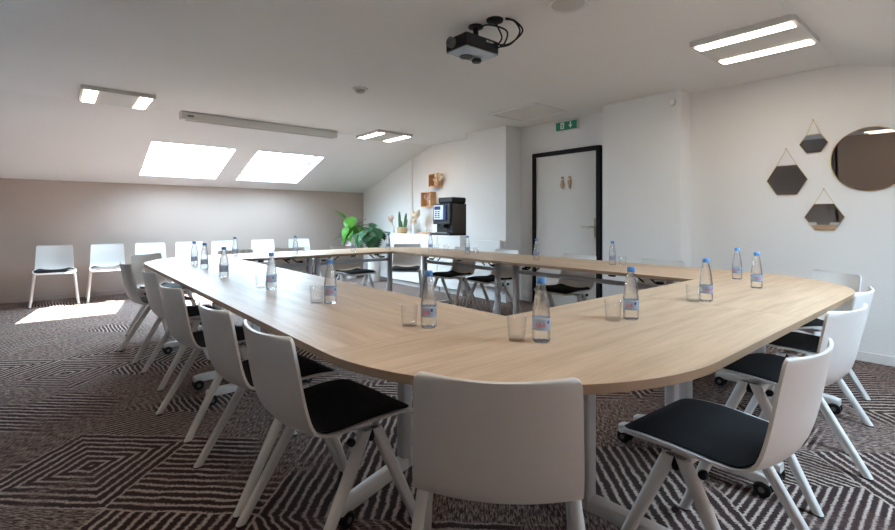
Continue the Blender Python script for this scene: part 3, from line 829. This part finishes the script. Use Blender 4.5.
# wooden tray with small cups
tr = empty('wooden_tray', (4.74, 6.12, ZC)); tag(tr, 'small wooden tray on the white cabinet left of the coffee machine', 'tray')
b = MB(); b.span((-.09, -.15, 0), (.09, .15, .012)); b.span((-.09, -.15, .012), (-.08, .15, .03)); b.span((.08, -.15, .012), (.09, .15, .03)); b.span((-.08, -.15, .012), (.08, -.14, .03)); b.span((-.08, .14, .012), (.08, .15, .03))
b.build('tray_body', M['wood'], tr, bevel=.002)
cup = MB().lathe([(.0, 0), (.022, 0), (.032, .07), (.03, .07), (.02, .006), (.0, .006)], 18).build('cup', M['glass'], smooth=True)
for i, (y, lb) in enumerate(((6.05, 'clear cup on the wooden tray, right one nearest the coffee machine'), (6.13, 'clear cup in the middle of the wooden tray'), (6.2, 'clear cup on the wooden tray, left one'))):
    o = cup if i == 0 else cup.copy()
    if i: COL.objects.link(o)
    o.location = (4.735, y, ZC + .0125); tag(o, lb, 'cup', 'cups on the wooden tray')

# ---------------------------------------------------------------- plants
def leaf_pts(L, W, n=9, droop=.3, notch=False, fold=.12):
    """leaf blade in local space: base at origin, pointing +y, curved downwards"""
    rows = []
    for i in range(n + 1):
        t = i / n
        w = W * math.sin(PI * min(1, t ** .75 * .98 + .02)) ** .8 if 0 < t < 1 else .002
        if notch and i % 2 == 0 and .15 < t < .95: w *= .45
        y = L * t; z = -droop * L * t * t
        rows.append([(u * w, y - abs(u) * .08 * L * (1 - t), z + fold * abs(u) * W) for u in (-1, -.5, 0, .5, 1)])
    return rows
def add_leaf(b, T, L, W, **k):
    rows = leaf_pts(L, W, **k); C = 5
    vs = [p for r in rows for p in r]; n = len(vs); vs2 = [(p[0], p[1], p[2] - .002) for p in vs]
    fs = []
    for i in range(len(rows) - 1):
        for j in range(C - 1):
            a = i * C + j; fs.append((a, a + 1, a + C + 1, a + C)); fs.append((n + a, n + a + C, n + a + C + 1, n + a + 1))
    for i in range(len(rows) - 1):
        a = i * C; fs.append((a, a + C, n + a + C, n + a)); a += C - 1; fs.append((a, n + a, n + a + C, a + C))
    b.add(vs + vs2, fs, T)
def big_plant(name, label, loc, pot_r, pot_h, mat, leaves, pot_prof=None, notch=False):
    p = empty(name, loc); tag(p, label, 'plant')
    MB().lathe(pot_prof or [(.0, 0), (pot_r * .72, 0), (pot_r * .76, .02), (pot_r, pot_h), (pot_r * .9, pot_h), (pot_r * .88, pot_h - .03), (.0, pot_h - .03)], 28).build('pot', M['white'], p, smooth=True)
    MB().lathe([(.0, pot_h - .03), (pot_r * .87, pot_h - .03), (pot_r * .8, pot_h - .02), (.0, pot_h - .015)], 20).build('soil', M['soil'], p, smooth=True)
    for (az, out, h, L, W, tilt) in leaves:
        dx, dy = math.cos(rad(az)), math.sin(rad(az))
        base = Vector((dx * .03, dy * .03, pot_h - .02)); tip = Vector((dx * out, dy * out, pot_h + h))
        st = MB(); st.tube(spline([base, base.lerp(tip, .5) + Vector((0, 0, .05)), tip], 5), .006, 6)
        st.build('leaf_stalk', M['stem'], p, smooth=True)
        T = Matrix.Translation(tip) @ Matrix.Rotation(rad(az - 90), 4, 'Z') @ Matrix.Rotation(rad(tilt), 4, 'X')
        b = MB(); add_leaf(b, T, L, W, droop=.45, notch=notch, n=13); b.build('leaf', mat, p, smooth=True)
random.seed(11)
lv = []
for k in range(28):
    az = k * 137.5 + 200
    hgt = .08 + .36 * random.random()
    near = math.cos(rad(az - 239)) > .1
    lv.append((az, .06 + .12 * random.random(), hgt, .17 + .07 * random.random(), .075 + .025 * random.random(), (-70 + 45 * random.random()) if near else (65 - 60 * random.random())))
big_plant('fiddle_leaf_plant', 'bright green broad-leaved plant in a white pot in the corner of the taupe wall', (4.42, 8.12, 0), .13, .74, M['leaf'], lv)
lv = []
for k in range(16):
    az = k * 137.5 + 150
    lv.append((az, .08 + .16 * random.random(), .03 + .13 * random.random(), .22 + .06 * random.random(), .10 + .02 * random.random(), 10 - 40 * random.random()))
lv = [l for l in lv if not 262 < l[0] % 360 < 350]
lv += [(150, .22, .12, .24, .11, -40), (172, .27, .06, .25, .12, -60), (196, .28, .10, .26, .125, -55), (214, .2, .02, .24, .12, -75), (232, .25, .08, .26, .12, -60),
       (246, .2, .0, .25, .12, -70), (258, .15, .09, .22, .11, -50), (205, .12, .17, .24, .12, -30), (240, .1, .16, .24, .12, -45), (120, .16, .15, .24, .11, 30), (70, .12, .17, .22, .11, 45)]
big_plant('monstera_plant', 'dark green split-leaved plant in a tall white pot beside the white cabinet', (4.50, 7.42, 0), .135, .80, M['leafd'], lv, notch=True)

# basket with snake plant / cactus on the cabinet
bk = empty('basket_plant', (4.76, 6.90, ZC)); tag(bk, 'spiky green succulent in a straw basket on the white cabinet', 'plant')
MB().lathe([(.0, 0), (.075, 0), (.09, .03), (.095, .07), (.085, .11), (.075, .11), (.08, .08), (.0, .08)], 26).build('basket', M['basket'], bk, smooth=True)
MB().lathe([(.0, .079), (.079, .079), (.06, .09), (.0, .092)], 18).build('soil', M['soil'], bk, smooth=True)
for (x, y, h_, r, lx, ly) in ((-.02, .045, .36, .026, .0, .02), (.02, -.03, .33, .024, .01, -.05), (0, .005, .2, .022, -.03, .0), (.03, -.055, .22, .018, .0, -.05)):
    c = MB(); c.tube([(x + lx * t, y + ly * t, .08 + (h_ - .05) * t) for t in (0, .25, .5, .75, .92, 1)], [r * .8, r, r, r * .9, r * .55, .004], 8); c.build('spike', M['cactus'], bk, smooth=True)
# white ceramic pot in front of basket
vs_ = MB().lathe([(.0, 0), (.028, 0), (.035, .02), (.032, .14), (.036, .17), (.03, .17), (.026, .03), (.0, .02)], 20)
def plume(b, base, tip, r, n=7):
    P = spline([base, Vector(base).lerp(Vector(tip), .5) + Vector((0, 0, .02)), tip], 6)
    L = len(P); b.tube(P, [.003 + (r * math.sin(PI * max(0, (i / (L - 1) - .45) / .55)) if i / (L - 1) > .45 else 0) for i in range(L)], n)
def dried(name, label, loc, vase, plumes, mat):
    p = empty(name, loc); tag(p, label, 'dried flowers')
    if vase: vase.build('vase', M['white'], p, smooth=True)
    for base, tip, r in plumes:
        b = MB(); plume(b, base, tip, r); b.build('plume', mat, p, smooth=True)
    return p
dried('dried_grass_vase', 'slim white vase of dusty pink dried grass at the left end of the cabinet', (4.645, 7.015, ZC), MB().lathe([(.0, 0), (.025, 0), (.032, .05), (.018, .12), (.02, .14), (.014, .14), (.012, .1), (.0, .09)], 18),
      [((0, 0, .11), (-.02, .12, .30), .03), ((0, 0, .11), (.01, .06, .33), .028), ((0, 0, .11), (-.03, .02, .30), .024), ((0, .0, .11), (.02, .17, .27), .026), ((0, .0, .11), (.0, .10, .24), .026)], M['pinkgrass'])
dried('pampas_bouquet', 'bouquet of cream dried pampas grass right of the straw basket', (4.80, 6.60, ZC), vs_,
      [((0, 0, .14), (random.uniform(-.05, .05), random.uniform(-.13, .14), random.uniform(.20, .44)), random.uniform(.026, .042)) for k in range(18)], M['pampas'])

# wooden wall boxes with dried flowers (open frames)
def wall_box(y, z, w, h, label):
    r = empty('wooden_wall_box', (XE, y, z)); tag(r, label, 'shelf', 'wooden wall boxes')
    t, dp = .014, .12
    for nm, lo, hi in (('side_panel', (-dp, -w / 2, -h / 2), (0, -w / 2 + t, h / 2)), ('side_panel', (-dp, w / 2 - t, -h / 2), (0, w / 2, h / 2)),
                       ('top_panel', (-dp, -w / 2 + t, h / 2 - t), (0, w / 2 - t, h / 2)), ('bottom_panel', (-dp, -w / 2 + t, -h / 2), (0, w / 2 - t, -h / 2 + t)), ('back_panel', (-.006, -w / 2 + t, -h / 2 + t), (0, w / 2 - t, h / 2 - t))):
        MB().span(lo, hi).build(nm, M['wood'] if nm != 'back_panel' else M['pampas'], r, bevel=.0015)
wall_box(6.20, 1.79, .24, .215, 'raw wooden wall box, upper one above the coffee machine')
wall_box(6.40, 1.475, .28, .255, 'raw wooden wall box, lower one left of the coffee machine')
dried('hanging_dried_flowers', 'cream dried flowers in the upper wooden wall box', (XE - .06, 6.17, 1.697), None,
      [((0, random.uniform(-.06, .05), 0), (random.uniform(-.07, .0), random.uniform(-.24, .14), random.uniform(.1, .24)), random.uniform(.02, .032)) for k in range(9)], M['pampas'])
dried('hanging_dried_flowers', 'pale dried flowers in the lower wooden wall box', (XE - .06, 6.38, 1.362), None,
      [((0, random.uniform(-.05, .05), 0), (random.uniform(-.05, .0), random.uniform(-.09, .09), random.uniform(.14, .22)), random.uniform(.018, .026)) for k in range(6)], M['pinkgrass'])

# ---------------------------------------------------------------- light
W = bpy.data.worlds.new('sky'); S.world = W; W.use_nodes = True
bg = W.node_tree.nodes['Background']; bg.inputs[0].default_value = (.62, .82, 1.0, 1)
NW = NT(W.node_tree); gd = NW.n('ShaderNodeSeparateXYZ'); NW.l(NW.n('ShaderNodeTexCoord').outputs['Generated'], gd.inputs[0])
mr = NW.n('ShaderNodeMapRange', interpolation_type='SMOOTHSTEP'); NW.l(gd.outputs[1], mr.inputs[0])      # the sky is brightest on the sun's side
mr.inputs[1].default_value = -.45; mr.inputs[2].default_value = .75; mr.inputs[3].default_value = 26.0; mr.inputs[4].default_value = 56.0
NW.l(mr.outputs[0], bg.inputs[1])
su = bpy.data.lights.new('sun', 'SUN'); su.energy = 85; su.angle = rad(.6); su.color = (1, .95, .88)
so = bpy.data.objects.new('sun', su); COL.objects.link(so); so.location = (8, 12, 12)
so.rotation_euler = Vector((-.61, -.165, -1)).to_track_quat('-Z', 'Y').to_euler()

# ---------------------------------------------------------------- camera
cam = bpy.data.cameras.new('camera'); co = bpy.data.objects.new('camera', cam); COL.objects.link(co)
F_PX, TH_, YH = 468.81, .8706583, 219.077
cam.sensor_fit = 'HORIZONTAL'; cam.sensor_width = 36; cam.lens = F_PX * 36 / 895
cam.shift_y = -(265 - YH) / 895; cam.clip_start = .02
co.location = (0, 0, 1.1362); co.rotation_euler = (PI / 2, 0, TH_ - PI / 2)
S.camera = co
S.view_settings.view_transform = 'Standard'; S.view_settings.look = 'None'; S.view_settings.gamma = 1; S.view_settings.exposure = .42
S.view_settings.use_curve_mapping = False
cy = S.cycles
cy.use_denoising = True; cy.max_bounces = 12; cy.diffuse_bounces = 6; cy.glossy_bounces = 4; cy.transparent_max_bounces = 24
cy.sample_clamp_indirect = 6; cy.caustics_reflective = False; cy.caustics_refractive = False
